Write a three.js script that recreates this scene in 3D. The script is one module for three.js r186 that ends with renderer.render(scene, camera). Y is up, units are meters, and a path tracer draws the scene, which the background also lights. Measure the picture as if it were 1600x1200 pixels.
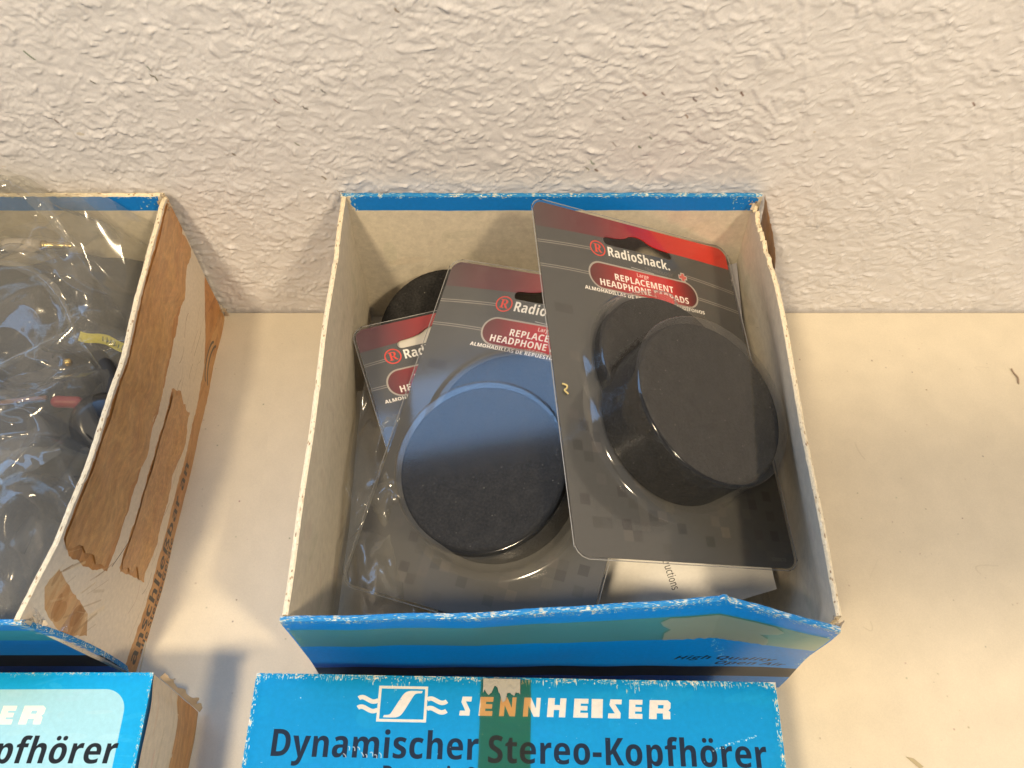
import * as THREE from 'three';
import { RoundedBoxGeometry } from 'three/addons/geometries/RoundedBoxGeometry.js';
import { mergeGeometries, mergeVertices } from 'three/addons/utils/BufferGeometryUtils.js';
import { RectAreaLightUniformsLib } from 'three/addons/lights/RectAreaLightUniformsLib.js';

// ---------------------------------------------------------------- camera, light, exposure
RectAreaLightUniformsLib.init();
const scene = new THREE.Scene();
const camera = new THREE.PerspectiveCamera(44.08, 4 / 3, 0.01, 20);
camera.position.set(0, 0.44286, 0.33);
camera.lookAt(0, 0.44286 - Math.sin(57.7 * Math.PI / 180), 0.33 - Math.cos(57.7 * Math.PI / 180));
const renderer = new THREE.WebGLRenderer({ antialias: true });
renderer.toneMapping = THREE.LinearToneMapping;
renderer.toneMappingExposure = 1.0;
renderer.shadowMap.enabled = true;
scene.background = new THREE.Color().setRGB(0.205, 0.225, 0.265);          // dim, even light of the room around

const LAMPS = [                                                         // warm ceiling bulbs: position, candela
  { at: [-0.52, 1.62, 0.92], power: 5.9 },
  { at: [0.86, 1.62, 1.02], power: 4.85 },
];
const LAMP_COLOR = new THREE.Color().setRGB(1.0, 0.80, 0.53);
const WINDOW = { x0: -0.52, x1: 0.02, y0: 0.305, y1: 0.75, color: new THREE.Color().setRGB(0.30, 0.54, 0.95), glow: 2.9, light: 2.2 };

// ---------------------------------------------------------------- helpers
let seed = 1;
const reseed = s => { seed = s >>> 0; };
function rnd() { seed = (seed + 0x6D2B79F5) >>> 0; let t = seed; t = Math.imul(t ^ (t >>> 15), t | 1); t ^= t + Math.imul(t ^ (t >>> 7), t | 61); return ((t ^ (t >>> 14)) >>> 0) / 4294967296; }
const rr = (a, b) => a + (b - a) * rnd();
const lerp = (a, b, t) => a + (b - a) * t;
const clamp = (x, a = 0, b = 1) => Math.min(b, Math.max(a, x));
const sstep = (a, b, x) => { const t = clamp((x - a) / (b - a)); return t * t * (3 - 2 * t); };
function hash(ix, iy) { let h = Math.imul(ix, 374761393) ^ Math.imul(iy, 668265263); h = Math.imul(h ^ (h >>> 13), 1274126177); return ((h ^ (h >>> 16)) >>> 0) / 4294967296; }
function vnoise(x, y) {                                                  // gradient noise, about -1..1
  const ix = Math.floor(x), iy = Math.floor(y), fx = x - ix, fy = y - iy;
  const g = (i, j) => { const a = hash(ix + i, iy + j) * 6.2832; return Math.cos(a) * (fx - i) + Math.sin(a) * (fy - j); };
  const u = fx * fx * fx * (fx * (fx * 6 - 15) + 10), v = fy * fy * fy * (fy * (fy * 6 - 15) + 10);
  return 1.5 * lerp(lerp(g(0, 0), g(1, 0), u), lerp(g(0, 1), g(1, 1), u), v);
}
function fbm(x, y, o = 4) { let s = 0, a = 0.5; for (let k = 0; k < o; k++) { s += a * vnoise(x, y); x = x * 2.03 + 17.1; y = y * 2.03 + 9.7; a *= 0.5; } return s; }
// piecewise linear curve through [t, ...values] rows
function curve(rows) { return t => { let k = 0; while (k < rows.length - 2 && t > rows[k + 1][0]) k++; const a = rows[k], b = rows[k + 1], f = clamp((t - a[0]) / (b[0] - a[0])); return a.slice(1).map((v, i) => lerp(v, b[i + 1], f)); }; }

function canvas(w, h, draw) { const c = document.createElement('canvas'); c.width = w; c.height = h; const x = c.getContext('2d'); draw(x, w, h); return c; }
function tex(c, srgb = true, repeat = false) {
  const t = new THREE.CanvasTexture(c);
  if (srgb) t.colorSpace = THREE.SRGBColorSpace;
  if (repeat) t.wrapS = t.wrapT = THREE.RepeatWrapping;
  return t;
}
function grain(x, w, h, amp, scale = 1) {                                // multiplies fine and coarse noise into a canvas
  const im = x.getImageData(0, 0, w, h), d = im.data;
  for (let j = 0; j < h; j++) for (let i = 0; i < w; i++) {
    const k = 4 * (j * w + i), n = 1 + amp * ((rnd() - 0.5) * 0.9 + fbm(i * 0.05 * scale, j * 0.05 * scale, 3) * 0.9);
    d[k] = clamp(d[k] * n, 0, 255); d[k + 1] = clamp(d[k + 1] * n, 0, 255); d[k + 2] = clamp(d[k + 2] * n, 0, 255);
  }
  x.putImageData(im, 0, 0);
}
// ragged chips of paper showing along an edge of a printed sheet
function chips(x, n, place, colors, len, wid, vertical) {
  for (let k = 0; k < n; k++) {
    const [px, py] = place(rnd(), rnd());
    x.fillStyle = colors[Math.floor(rnd() * colors.length)]; x.globalAlpha = rr(0.35, 1);
    x.beginPath();
    const L = len * rr(0.2, 1) * rr(0.3, 1), W = wid * rr(0.3, 1.2);
    for (let a = 0; a < 7; a++) { const t = a / 7 * 6.2832, r = rr(0.5, 1); const ex = Math.cos(t) * r * (vertical ? W : L), ey = Math.sin(t) * r * (vertical ? L : W); a ? x.lineTo(px + ex, py + ey) : x.moveTo(px + ex, py + ey); }
    x.closePath(); x.fill();
  }
  x.globalAlpha = 1;
}
const bunch = (a, n) => { const k = Math.floor(a * n), f = a * n - k; return (k + (hash(k, 77) > 0.5 ? f ** 2.4 : 1 - f ** 2.4)) / n; };   // gathers wear into patches along an edge
const std = o => new THREE.MeshStandardMaterial({ roughness: 0.8, side: THREE.DoubleSide, ...o });
const phys = o => new THREE.MeshPhysicalMaterial({ side: THREE.DoubleSide, ...o });
const lin = (r, g, b) => new THREE.Color().setRGB(r, g, b);

const used = {};
function numbered(n) { const k = used[n] = (used[n] ?? -1) + 1; return k ? `${n}_${String(k).padStart(3, '0')}` : n; }
function thing(name, label, category, group) { const o = new THREE.Group(); o.name = numbered(name); o.userData = { label, category }; if (group) o.userData.group = group; scene.add(o); return o; }
function part(name, geo, mat, parent, label) { const m = new THREE.Mesh(geo, mat); m.name = name; m.castShadow = m.receiveShadow = true; if (label) m.userData.label = label; parent.add(m); return m; }
function single(name, geo, mat, label, category, group) { const m = new THREE.Mesh(geo, mat); m.name = numbered(name); m.castShadow = m.receiveShadow = true; m.userData = { label, category }; if (group) m.userData.group = group; scene.add(m); return m; }
function struct(name, geo, mat) { const m = new THREE.Mesh(geo, mat); m.name = name; m.castShadow = m.receiveShadow = true; m.userData = { kind: 'structure' }; scene.add(m); return m; }

// grid surface: f(u, v) -> [x, y, z]
function surface(nu, nv, f, uvf) {
  const p = [], uv = [], ix = [];
  for (let j = 0; j <= nv; j++) for (let i = 0; i <= nu; i++) { const u = i / nu, v = j / nv; p.push(...f(u, v)); uv.push(...(uvf ? uvf(u, v) : [u, v])); }
  for (let j = 0; j < nv; j++) for (let i = 0; i < nu; i++) { const a = j * (nu + 1) + i, b = a + 1, c = a + nu + 1, d = c + 1; ix.push(a, b, d, a, d, c); }
  const g = new THREE.BufferGeometry(); g.setAttribute('position', new THREE.Float32BufferAttribute(p, 3)); g.setAttribute('uv', new THREE.Float32BufferAttribute(uv, 2)); g.setIndex(ix); g.computeVertexNormals(); return g;
}
// a standing board: c(u, v) = point on its outer face (v 0 foot, 1 rim), inward(u) = [x, z]; groups: 0 outer, 1 inner, 2 edges
function board(nu, nv, c, inward, t) {
  const inn = (u, v) => { const p = c(u, v), n = inward(u); return [p[0] + n[0] * t, p[1], p[2] + n[1] * t]; };
  const mid = (u, v, s) => { const p = c(u, v), n = inward(u); const b = Math.sin(s * Math.PI) * t * 0.28; return [p[0] + n[0] * t * s, p[1] + (v === 1 ? b : 0), p[2] + n[1] * t * s]; };
  const gs = [surface(nu, nv, c), surface(nu, nv, inn), surface(nu, 3, (u, s) => mid(u, 1, s), (u, s) => [u, s]), surface(nv, 1, (v, s) => mid(0, v, s)), surface(nv, 1, (v, s) => mid(1, v, s))];
  const g = mergeGeometries(gs); let at = 0; const mat = [0, 1, 2, 2, 2];
  gs.forEach((q, k) => { g.addGroup(at, q.index.count, mat[k]); at += q.index.count; });
  return g;
}
function tube(pts, r, seg = 60, rad = 8) { return new THREE.TubeGeometry(new THREE.CatmullRomCurve3(pts.map(p => new THREE.Vector3(...p))), seg, r, rad); }

// ---------------------------------------------------------------- setting: wall and table top
function wallBump(x, y) {
  const wx = x + 0.004 * vnoise(x * 90, y * 90), wy = y + 0.003 * vnoise(x * 80 + 40, y * 110);
  const a = fbm(wx * 175 + wy * 30, wy * 250 + wx * 70, 3), b = fbm(wx * 520 + 9, wy * 600, 2), c = 1 - Math.abs(vnoise(wx * 240 + 5 - wy * 60, wy * 360 + wx * 130)) * 1.7;
  const calm = sstep(-0.30, 0.30, fbm(x * 26 + 3, y * 32, 3)), big = sstep(0.02, 0.45, fbm(wx * 70 + 31, wy * 85, 2)), bead = Math.max(0, vnoise(wx * 330 + 71, wy * 360) - 0.36);
  let h = 0.00052 * sstep(-0.22, 0.38, a) * lerp(0.55, 1.1, calm) + 0.00034 * sstep(-0.1, 0.45, b) * lerp(0.35, 1.1, calm) + 0.00020 * sstep(0.3, 1, c) * calm + 0.0017 * bead + 0.00055 * big + 0.0009 * (fbm(x * 9, y * 11, 2) * 0.5);
  const lx = 0.118 + (0.20 - y) * 0.28 + 0.0022 * vnoise(y * 120, 3); if (y > 0.125) h += 0.0004 * Math.exp(-(((x - lx) / 0.0011) ** 2));   // long run in the paint
  return h;
}
{
  const xs = [-1.4, -1.0, -0.7, -0.5], ys = [-0.012];
  for (let x = -0.40; x <= 0.40001; x += 0.0008) xs.push(x); xs.push(0.5, 0.7, 1.0, 1.4);
  for (let y = 0; y <= 0.235; y += 0.0008) ys.push(y); ys.push(0.26, 0.4, 0.6, 0.80);
  const nu = xs.length - 1, nv = ys.length - 1;
  const g = surface(nu, nv, (u, v) => { const x = xs[Math.round(u * nu)], y = ys[Math.round(v * nv)]; return [x, y, wallBump(x, y) - 0.001]; }, (u, v) => [xs[Math.round(u * nu)], ys[Math.round(v * nv)]]);
  reseed(11);
  // paint colour over a 1 m x 0.5 m tile: warm white with thin smudges and the dark flecks of the photograph
  const c = canvas(2048, 1024, (x, w, h) => {
    x.fillStyle = 'rgb(218,216,218)'; x.fillRect(0, 0, w, h); grain(x, w, h, 0.045, 0.6);
    const at = (X, Y) => [(X + 0.5) * w, h - Y * 2 * h];
    const marks = [[45, 88, 12], [240, 122, 8], [232, 108, 4], [505, 145, 6], [432, 160, 8], [477, 171, 7], [310, 190, 5], [435, 200, 4], [464, 228, 7], [506, 279, 6], [1007, 150, 6], [1036, 148, 5], [1086, 158, 7], [1120, 141, 4], [1160, 148, 4], [975, 188, 5], [1073, 184, 5], [960, 228, 8], [926, 256, 7], [918, 266, 6], [932, 268, 5], [1017, 218, 4], [1000, 232, 4], [1522, 165, 6], [620, 18, 5], [640, 330, 3], [88, 190, 4], [145, 130, 5], [365, 243, 3]];
    const f = 1482, th = 57.7 * Math.PI / 180;
    for (const [px, py, s] of marks) {
      const dx = (px - 800) / f, dv = (py - 600) / f, dy = -Math.sin(th) - dv * Math.cos(th), dz = -Math.cos(th) + dv * Math.sin(th), t = -0.33 / dz;
      const [cx, cy] = at(dx * t, 0.44286 + dy * t);
      x.strokeStyle = `rgba(${70 + rr(-20, 30)},${60 + rr(-10, 20)},${52},${rr(0.45, 0.8)})`; x.lineWidth = rr(1.0, 2.0); x.lineCap = 'round'; x.beginPath(); x.moveTo(cx - s * 0.25, cy - s * 0.35); x.lineTo(cx + rr(-1, 1), cy); x.lineTo(cx + s * 0.25, cy + s * rr(0.1, 0.4)); x.stroke();
    }
    for (let k = 0; k < 60; k++) { x.fillStyle = `rgba(150,130,95,${rr(0.1, 0.35)})`; x.beginPath(); x.ellipse(rnd() * w, rnd() * h, rr(1, 4), rr(0.8, 2), 0, 0, 7); x.fill(); }
  });
  const map = tex(c, true, true); map.repeat.set(1, 2); map.offset.set(0.5, 0);
  struct('wall', g, std({ map, roughness: 0.42 }));
}
{
  reseed(23);
  const W = 2.4, Dp = 1.2;
  const c = canvas(2048, 1024, (x, w, h) => {
    x.fillStyle = 'rgb(214,204,184)'; x.fillRect(0, 0, w, h); grain(x, w, h, 0.035, 0.5);
    for (let k = 0; k < 900; k++) { const s = rr(0.5, 1.5) * rr(0.5, 1); x.fillStyle = `rgba(${95 + rr(-30, 30)},${80 + rr(-25, 20)},60,${rr(0.15, 0.75)})`; x.beginPath(); x.ellipse(rnd() * w, rnd() * h, s, s * rr(0.5, 1), rr(0, 3), 0, 7); x.fill(); }
    for (let k = 0; k < 50; k++) { const a = rnd() * w, b = rnd() * h; x.strokeStyle = `rgba(150,138,118,${rr(0.1, 0.3)})`; x.lineWidth = rr(0.6, 1.3); x.beginPath(); x.moveTo(a, b); x.quadraticCurveTo(a + rr(-20, 20), b + rr(-20, 20), a + rr(-30, 30), b + rr(-30, 30)); x.stroke(); }
  });
  const map = tex(c, true, true); map.repeat.set(1 / 0.8, 1 / 0.4);
  const b = canvas(512, 512, (x, w, h) => { x.fillStyle = '#808080'; x.fillRect(0, 0, w, h); grain(x, w, h, 0.6, 2.2); });
  const bump = tex(b, false, true); bump.repeat.set(1 / 0.12, 1 / 0.12);
  const g = new RoundedBoxGeometry(W, 0.03, Dp, 3, 0.0016); g.translate(0, -0.015, Dp / 2 + 0.0004);
  const p = g.attributes.position, uv = g.attributes.uv; for (let i = 0; i < p.count; i++) uv.setXY(i, p.getX(i) + 0.13, p.getZ(i) + 0.07);
  struct('table_top', g, std({ map, roughness: 0.5, bumpMap: bump, bumpScale: 0.00008 }));
}

// ---------------------------------------------------------------- out of frame: lamps and the window that the plastic mirrors
for (const [k, L] of LAMPS.entries()) {
  const t = thing('ceiling_lamp', k ? 'round warm ceiling bulb above and right of the boxes, out of frame' : 'round warm ceiling bulb above and left of the boxes, out of frame', 'lamp', 'warm ceiling bulbs');
  t.position.set(...L.at);
  part('bulb', new THREE.SphereGeometry(0.093, 24, 16), std({ color: 0x111111, emissive: LAMP_COLOR, emissiveIntensity: 40 }), t);
  const cap = []; for (const [r, y] of [[0.0, 0.145], [0.05, 0.145], [0.052, 0.096], [0.03, 0.092]]) cap.push(new THREE.Vector2(r, y));
  part('socket', new THREE.LatheGeometry(cap, 24), std({ color: 0xdddddd }), t);
  const l = new THREE.PointLight(LAMP_COLOR, L.power, 0, 2); l.castShadow = true; l.shadow.radius = 4.6; l.shadow.mapSize.set(2048, 2048); t.add(l);
}
{
  const { x0, x1, y0, y1, color, glow, light } = WINDOW, w = x1 - x0, h = y1 - y0;
  const t = thing('window', 'small window with bluish daylight in the wall above the boxes', 'window'); t.position.set((x0 + x1) / 2, (y0 + y1) / 2, 0.003);
  part('pane', new THREE.BoxGeometry(w, h, 0.004).translate(0, 0, 0.002), std({ color: 0x000000, emissive: color, emissiveIntensity: glow, roughness: 0.3 }), t);
  const fm = std({ color: lin(0.6, 0.6, 0.58), roughness: 0.5 });
  for (const s of [-1, 1]) { part('frame_bar', new THREE.BoxGeometry(0.010, h + 0.02, 0.005).translate(s * (w / 2 + 0.0052), 0, 0.0026), fm, t); part('frame_bar', new THREE.BoxGeometry(w - 0.001, 0.010, 0.0048).translate(0, s * (h / 2 + 0.0052), 0.0025), fm, t); }
  const l = new THREE.RectAreaLight(color, light, w, h); l.position.set(0, 0, 0.008); l.rotation.y = Math.PI; t.add(l);
}

{
  // the phone that takes the picture: its slab shades part of the table
  const t = thing('smartphone', 'dark smartphone held level above the boxes, out of frame', 'phone');
  t.position.copy(camera.position); t.quaternion.copy(camera.quaternion);
  part('phone_body', new RoundedBoxGeometry(0.162, 0.078, 0.008, 3, 0.0038).translate(0.030, -0.008, 0.007), std({ color: lin(0.03, 0.03, 0.032), roughness: 0.4 }), t);
  part('lens_ring', new THREE.TorusGeometry(0.0065, 0.0012, 10, 32).translate(0, 0, 0.0024), std({ color: lin(0.2, 0.2, 0.2), metalness: 1, roughness: 0.3 }), t);
}

// ---------------------------------------------------------------- shared carton materials
const PAPER = ['rgb(226,216,196)', 'rgb(236,228,212)', 'rgb(205,190,165)', 'rgb(214,206,194)'];
reseed(31);
const inside = (() => {
  const c = canvas(1024, 512, (x, w, h) => { x.fillStyle = 'rgb(214,204,184)'; x.fillRect(0, 0, w, h); for (let k = 0; k < 70; k++) { x.fillStyle = `rgba(${rr(130, 170)},${rr(120, 150)},${rr(100, 130)},${rr(0.03, 0.10)})`; x.beginPath(); x.ellipse(rnd() * w, rnd() * h, rr(8, 60), rr(4, 20), rr(0, 3), 0, 7); x.fill(); } for (let k = 0; k < 24; k++) { x.strokeStyle = `rgba(120,110,95,${rr(0.08, 0.25)})`; x.lineWidth = rr(0.6, 1.6); const a = rnd() * w, b = rnd() * h; x.beginPath(); x.moveTo(a, b); x.lineTo(a + rr(-60, 60), b + rr(-30, 30)); x.stroke(); } grain(x, w, h, 0.07, 1); });
  return std({ map: tex(c), roughness: 0.72 });
})();
const creamRim = (() => { const c = canvas(1024, 32, (x, w, h) => { x.fillStyle = 'rgb(226,212,182)'; x.fillRect(0, 0, w, h); chips(x, 90, (a, b) => [a * w, b * h], ['rgb(170,140,100)', 'rgb(240,230,210)', 'rgb(140,110,80)'], 9, 6); grain(x, w, h, 0.15, 2); }); return std({ map: tex(c), roughness: 0.95 }); })();
const blueRim = (() => { const c = canvas(1024, 32, (x, w, h) => { x.fillStyle = 'rgb(28,126,190)'; x.fillRect(0, 0, w, h); chips(x, 900, (a, b) => [bunch(a, 11) * w, b * h], PAPER, 10, 3.4); chips(x, 160, (a, b) => [a * w, b * h], ['rgb(28,126,190)'], 14, 4); grain(x, w, h, 0.12, 2); }); return std({ map: tex(c), roughness: 0.8 }); })();
const backing = std({ color: lin(0.42, 0.33, 0.22), roughness: 0.95 });
const BLUE = 'rgb(12,122,196)';

function blueBandInner(s) {                                              // inside of a back board: grey card, the blue cover folded over its top
  reseed(s);
  return std({ roughness: 0.6, map: tex(canvas(2048, 1024, (x, w, h) => {
    x.drawImage(inside.map.image, 0, 0, w, h);
    x.fillStyle = 'rgb(0,124,214)'; x.beginPath(); x.moveTo(0.022 * w, -2); const b = 0.098 * h;
    for (let i = 0; i <= 6; i++) x.lineTo(w * (0.020 + 0.006 * rnd() + (i > 3 ? 0.003 * (i - 3) : 0)), b * i / 6);
    for (let i = 0; i <= 60; i++) x.lineTo(w * (0.03 + 0.95 * i / 60), b + 2.2 * vnoise(i * 0.4, s));
    for (let i = 6; i >= 0; i--) x.lineTo(w * (0.985 + 0.008 * rnd()), b * i / 6);
    x.closePath(); x.fill();
    chips(x, 260, (a, c) => [w * (0.02 + 0.97 * bunch(a, 8)), 1 + c * c * 11], PAPER, 14, 3); chips(x, 26, (a, c) => [w * (0.93 + 0.07 * a), c * b], PAPER, 12, 8); chips(x, 18, (a, c) => [w * (0.015 + 0.02 * a), c * b], PAPER, 10, 8);
    for (let k = 0; k < 30; k++) { x.strokeStyle = `rgba(120,190,230,${rr(0.08, 0.3)})`; x.lineWidth = 1; const a = rnd() * w, c = rnd() * b; x.beginPath(); x.moveTo(a, c); x.lineTo(a + rr(-40, 40), c + rr(-8, 8)); x.stroke(); }
    grain(x, w, h, 0.05, 1);
  })) });
}

// amber packing tape, thin and see-through
const tapeClear = phys({ color: lin(0.62, 0.60, 0.30), transmission: 1, thickness: 0, roughness: 0.28, ior: 1.45 });
const kraft = (() => { reseed(37); const c = canvas(512, 512, (x, w, h) => { x.fillStyle = 'rgb(196,148,90)'; x.fillRect(0, 0, w, h); for (let k = 0; k < 320; k++) { const q = rnd(); x.fillStyle = `rgba(${128 + 90 * q},${78 + 84 * q},${30 + 76 * q},${rr(0.06, 0.26)})`; x.beginPath(); x.ellipse(rnd() * w, rnd() * h, rr(8, 60), rr(4, 34), rr(-0.5, 0.5), 0, 7); x.fill(); } grain(x, w, h, 0.16, 1); }); return phys({ map: tex(c, true, true), roughness: 0.38, clearcoat: 0.25, clearcoatRoughness: 0.3 }); })();

function shards(list, size) {                                            // thin ragged curls of torn paper: [x, y, z, count, spread]
  const out = [];
  for (const [x, y, z, n, sx, sy, sz] of list) for (let k = 0; k < n; k++) {
    const w = size * rr(0.4, 1), l = size * rr(0.5, 1.3), a = rr(0, 6.28), c = rr(-0.6, 0.6), j = [rr(-0.3, 0.3), rr(-0.3, 0.3), rr(-0.3, 0.3)];
    const g = surface(4, 3, (u, v) => [(u - 0.5) * w * (1 - 0.7 * v) + j[0] * l * v, l * v * (1 + j[1] * u), c * l * v * v + 0.12 * size * vnoise(u * 5 + k, v * 5)]);
    g.rotateY(a); g.rotateX(rr(-0.8, 0.8)); g.translate(x + rr(-sx, sx), y + rr(-sy, sy), z + rr(-sz, sz)); out.push(g);
  }
  return mergeGeometries(out);
}
// ---------------------------------------------------------------- the open carton in the middle
const RIM = 0.1;
{
  const t = thing('open_carton', 'open blue carton in the middle, filled with blister packs of round black cushions', 'box', 'open blue cartons against the wall');
  const T = 0.0022, xl = -0.0845, xr = 0.1225;
  // front board: rim pushed in towards the right, then out to the corner
  const fr = curve([[0, -0.0858, 0.0999, 0.2172], [0.28, -0.0237, 0.0997, 0.2160], [0.56, 0.0309, 0.1000, 0.2128], [0.795, 0.0789, 0.1005, 0.2098], [0.86, 0.0925, 0.0998, 0.2126], [1, 0.1212, 0.0985, 0.2206]]);
  const front = board(160, 24, (u, v) => { const [x, y, z] = fr(u), b = v * v; const jag = v === 1 ? 0.0004 * vnoise(u * 60, 1) + (Math.abs(u - 0.797) < 0.008 ? 0.0028 * (1 - Math.abs(u - 0.797) / 0.008) : 0) : 0; return [lerp(lerp(xl, xr, u), x, b), y * v + jag, lerp(0.2150, z, b) + 0.0006 * vnoise(u * 7, v * 3)]; }, () => [0, -1], T);
  reseed(41);
  const fc = canvas(2048, 1024, (x, w, h) => {                          // outside print: blue with a dark foot band and slanted wording
    x.fillStyle = 'rgb(0,132,220)'; x.fillRect(0, 0, w, h);
    x.fillStyle = 'rgb(12,16,24)'; x.beginPath(); x.moveTo(0, 0.665 * h); x.lineTo(w, 0.665 * h); x.lineTo(w, 0.8 * h); x.lineTo(0, 0.8 * h); x.fill();
    x.save(); x.fillStyle = 'rgb(10,18,30)'; x.font = 'italic bold 56px sans-serif'; x.translate(0.735 * w, 0.575 * h); x.transform(1.25, 0, -0.2, 1, 0, 0); x.fillText('High Quality', 0, 0); x.fillText('Open Air', 150, 62); x.restore();
    chips(x, 1400, (a, b) => [bunch(a, 9) * w, b * b * 36], PAPER, 10, 4); chips(x, 200, (a, b) => [bunch(a, 7) * w, 6 + b * 30], PAPER, 10, 2.5, true);
    chips(x, 60, (a, b) => [w * (0.985 + 0.02 * a), b * h * 0.6], PAPER, 16, 7, true); chips(x, 40, (a, b) => [w * 0.012 * a, b * h * 0.4], PAPER, 16, 7, true);
    for (let k = 0; k < 26; k++) { x.strokeStyle = `rgba(190,220,235,${rr(0.3, 0.85)})`; x.lineWidth = rr(1.5, 4); const q = k / 26, a = w * (0.80 + 0.055 * q + rr(-0.006, 0.006)), b = h * (0.33 + 0.30 * q); x.beginPath(); x.moveTo(a, b); x.lineTo(a + rr(-16, 16), b + rr(4, 26)); x.stroke(); }
    grain(x, w, h, 0.06, 1);
  });
  part('front_wall', front, [phys({ map: tex(fc), roughness: 0.38, clearcoat: 0.25, clearcoatRoughness: 0.25 }), inside, blueRim], t);
  // old tape along the front rim
  const strip = (u0, u1, v0, v1, off, rag, mat, name, lab) => part(name, surface(80, 6, (a, b) => { const u = lerp(u0, u1, a) + (rag > 0.01 ? (a - 0.5) * 0.07 * vnoise(b * 3.2, a > 0.5 ? 3 : 8) : 0), [x, y, z] = fr(u); let v = lerp(v0, v1, b) + 0.006 * vnoise(u * 14, 8); if (b === 0) v += rag * vnoise(u * 90, 4); const q = v * v; return [lerp(lerp(xl, xr, u), x, q), y * v, lerp(0.2150, z, q) + 0.0006 * vnoise(u * 7, v * 3) + off]; }), mat, t, lab);
  strip(0.004, 0.995, 0.665, 0.90, 0.00035, 0.004, phys({ color: lin(0.78, 0.93, 0.60), transmission: 0.95, thickness: 0, roughness: 0.32, ior: 1.45 }), 'tape_strip', 'yellowed clear tape along the front rim');
  strip(0.70, 0.90, 0.675, 0.895, 0.0007, 0.012, phys({ color: lin(0.55, 0.60, 0.46), transmission: 0.72, thickness: 0, roughness: 0.5 }), 'tape_patch', 'cloudy ragged tape patch');
  // back board
  const back = board(200, 10, (u, v) => [lerp(-0.0838, 0.1225, u), RIM * v + (v === 1 ? 0.0005 * vnoise(u * 40, 2) - (u > 0.075 && u < 0.115 ? 0.0011 * (vnoise(u * 300, 7) > 0 ? 1 : 0.2) : 0) : 0), 0.0024 + 0.0004 * vnoise(u * 5, v)], () => [0, 1], 0.0026);
  part('back_wall', back, [std({ color: lin(0.02, 0.2, 0.5) }), blueBandInner(43), blueRim], t);
  // left board
  const left = board(120, 12, (u, v) => { const z = lerp(0.0052, 0.2146, u); return [lerp(-0.0832, -0.0852, u) + 0.0007 * vnoise(u * 4, v * 2), RIM * v + (v === 1 ? 0.00035 * vnoise(u * 50, 6) - (hash(Math.floor(u * 60), 4) > 0.9 ? 0.0009 : 0) : 0), z]; }, () => [1, 0], T);
  part('left_wall', left, [backing, inside, creamRim], t);
  // right board, its rim torn near the back corner
  const right = board(220, 12, (u, v) => { const z = lerp(0.0052, 0.2150, u); const torn = u < 0.26 ? (0.26 - u) / 0.26 : 0; const q = v * v; return [0.1222 + 0.0084 * Math.sin(Math.PI * Math.min(1, v * 1.15)) * sstep(0, 0.3, u) * sstep(1, 0.94, u) + q * (0.0006 * vnoise(u * 4, 9) - 0.0016 * torn), (RIM - 0.0035) * v + 0.0035 * v * (1 - torn) + (v === 1 ? 0.0004 * vnoise(u * 50, 16) - torn * 0.0045 * (0.5 + 0.9 * vnoise(u * 42, 2) + 0.6 * vnoise(u * 130, 5)) : 0), z]; }, () => [-1, 0], T);
  part('right_wall', right, [backing, inside, creamRim], t);
  part('floor_panel', new THREE.BoxGeometry(0.2040, 0.0018, 0.2090).translate(0.019, 0.0011, 0.1098), inside, t);
  // brown tape standing above the torn corner outside
  part('brown_tape', surface(40, 8, (u, v) => [0.1232 + 0.0030 * (1 - v) + 0.0008 * Math.sin(v * 2.5) + 0.0004 * vnoise(u * 9, v * 4), lerp(0.078, 0.1005 - 0.018 * sstep(0.5, 1, u) + 0.0012 * vnoise(u * 26, 2), v), lerp(0.0035, 0.066, u)]), kraft, t, 'brown paper tape on the torn back corner');
  // frayed paper fibres at the torn corner
  reseed(47);
  part('torn_fibres', shards([[0.1192, 0.0945, 0.0085, 9, 0.0015, 0.002, 0.004], [0.1202, 0.092, 0.028, 8, 0.0008, 0.002, 0.016], [0.1205, 0.0965, 0.2165, 6, 0.0015, 0.0015, 0.002], [-0.0838, 0.0985, 0.0045, 4, 0.0012, 0.0012, 0.001]], 0.0030), std({ color: lin(0.55, 0.46, 0.34), roughness: 1 }), t, 'frayed paper at the torn corner').userData.kind = 'stuff';
}

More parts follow.
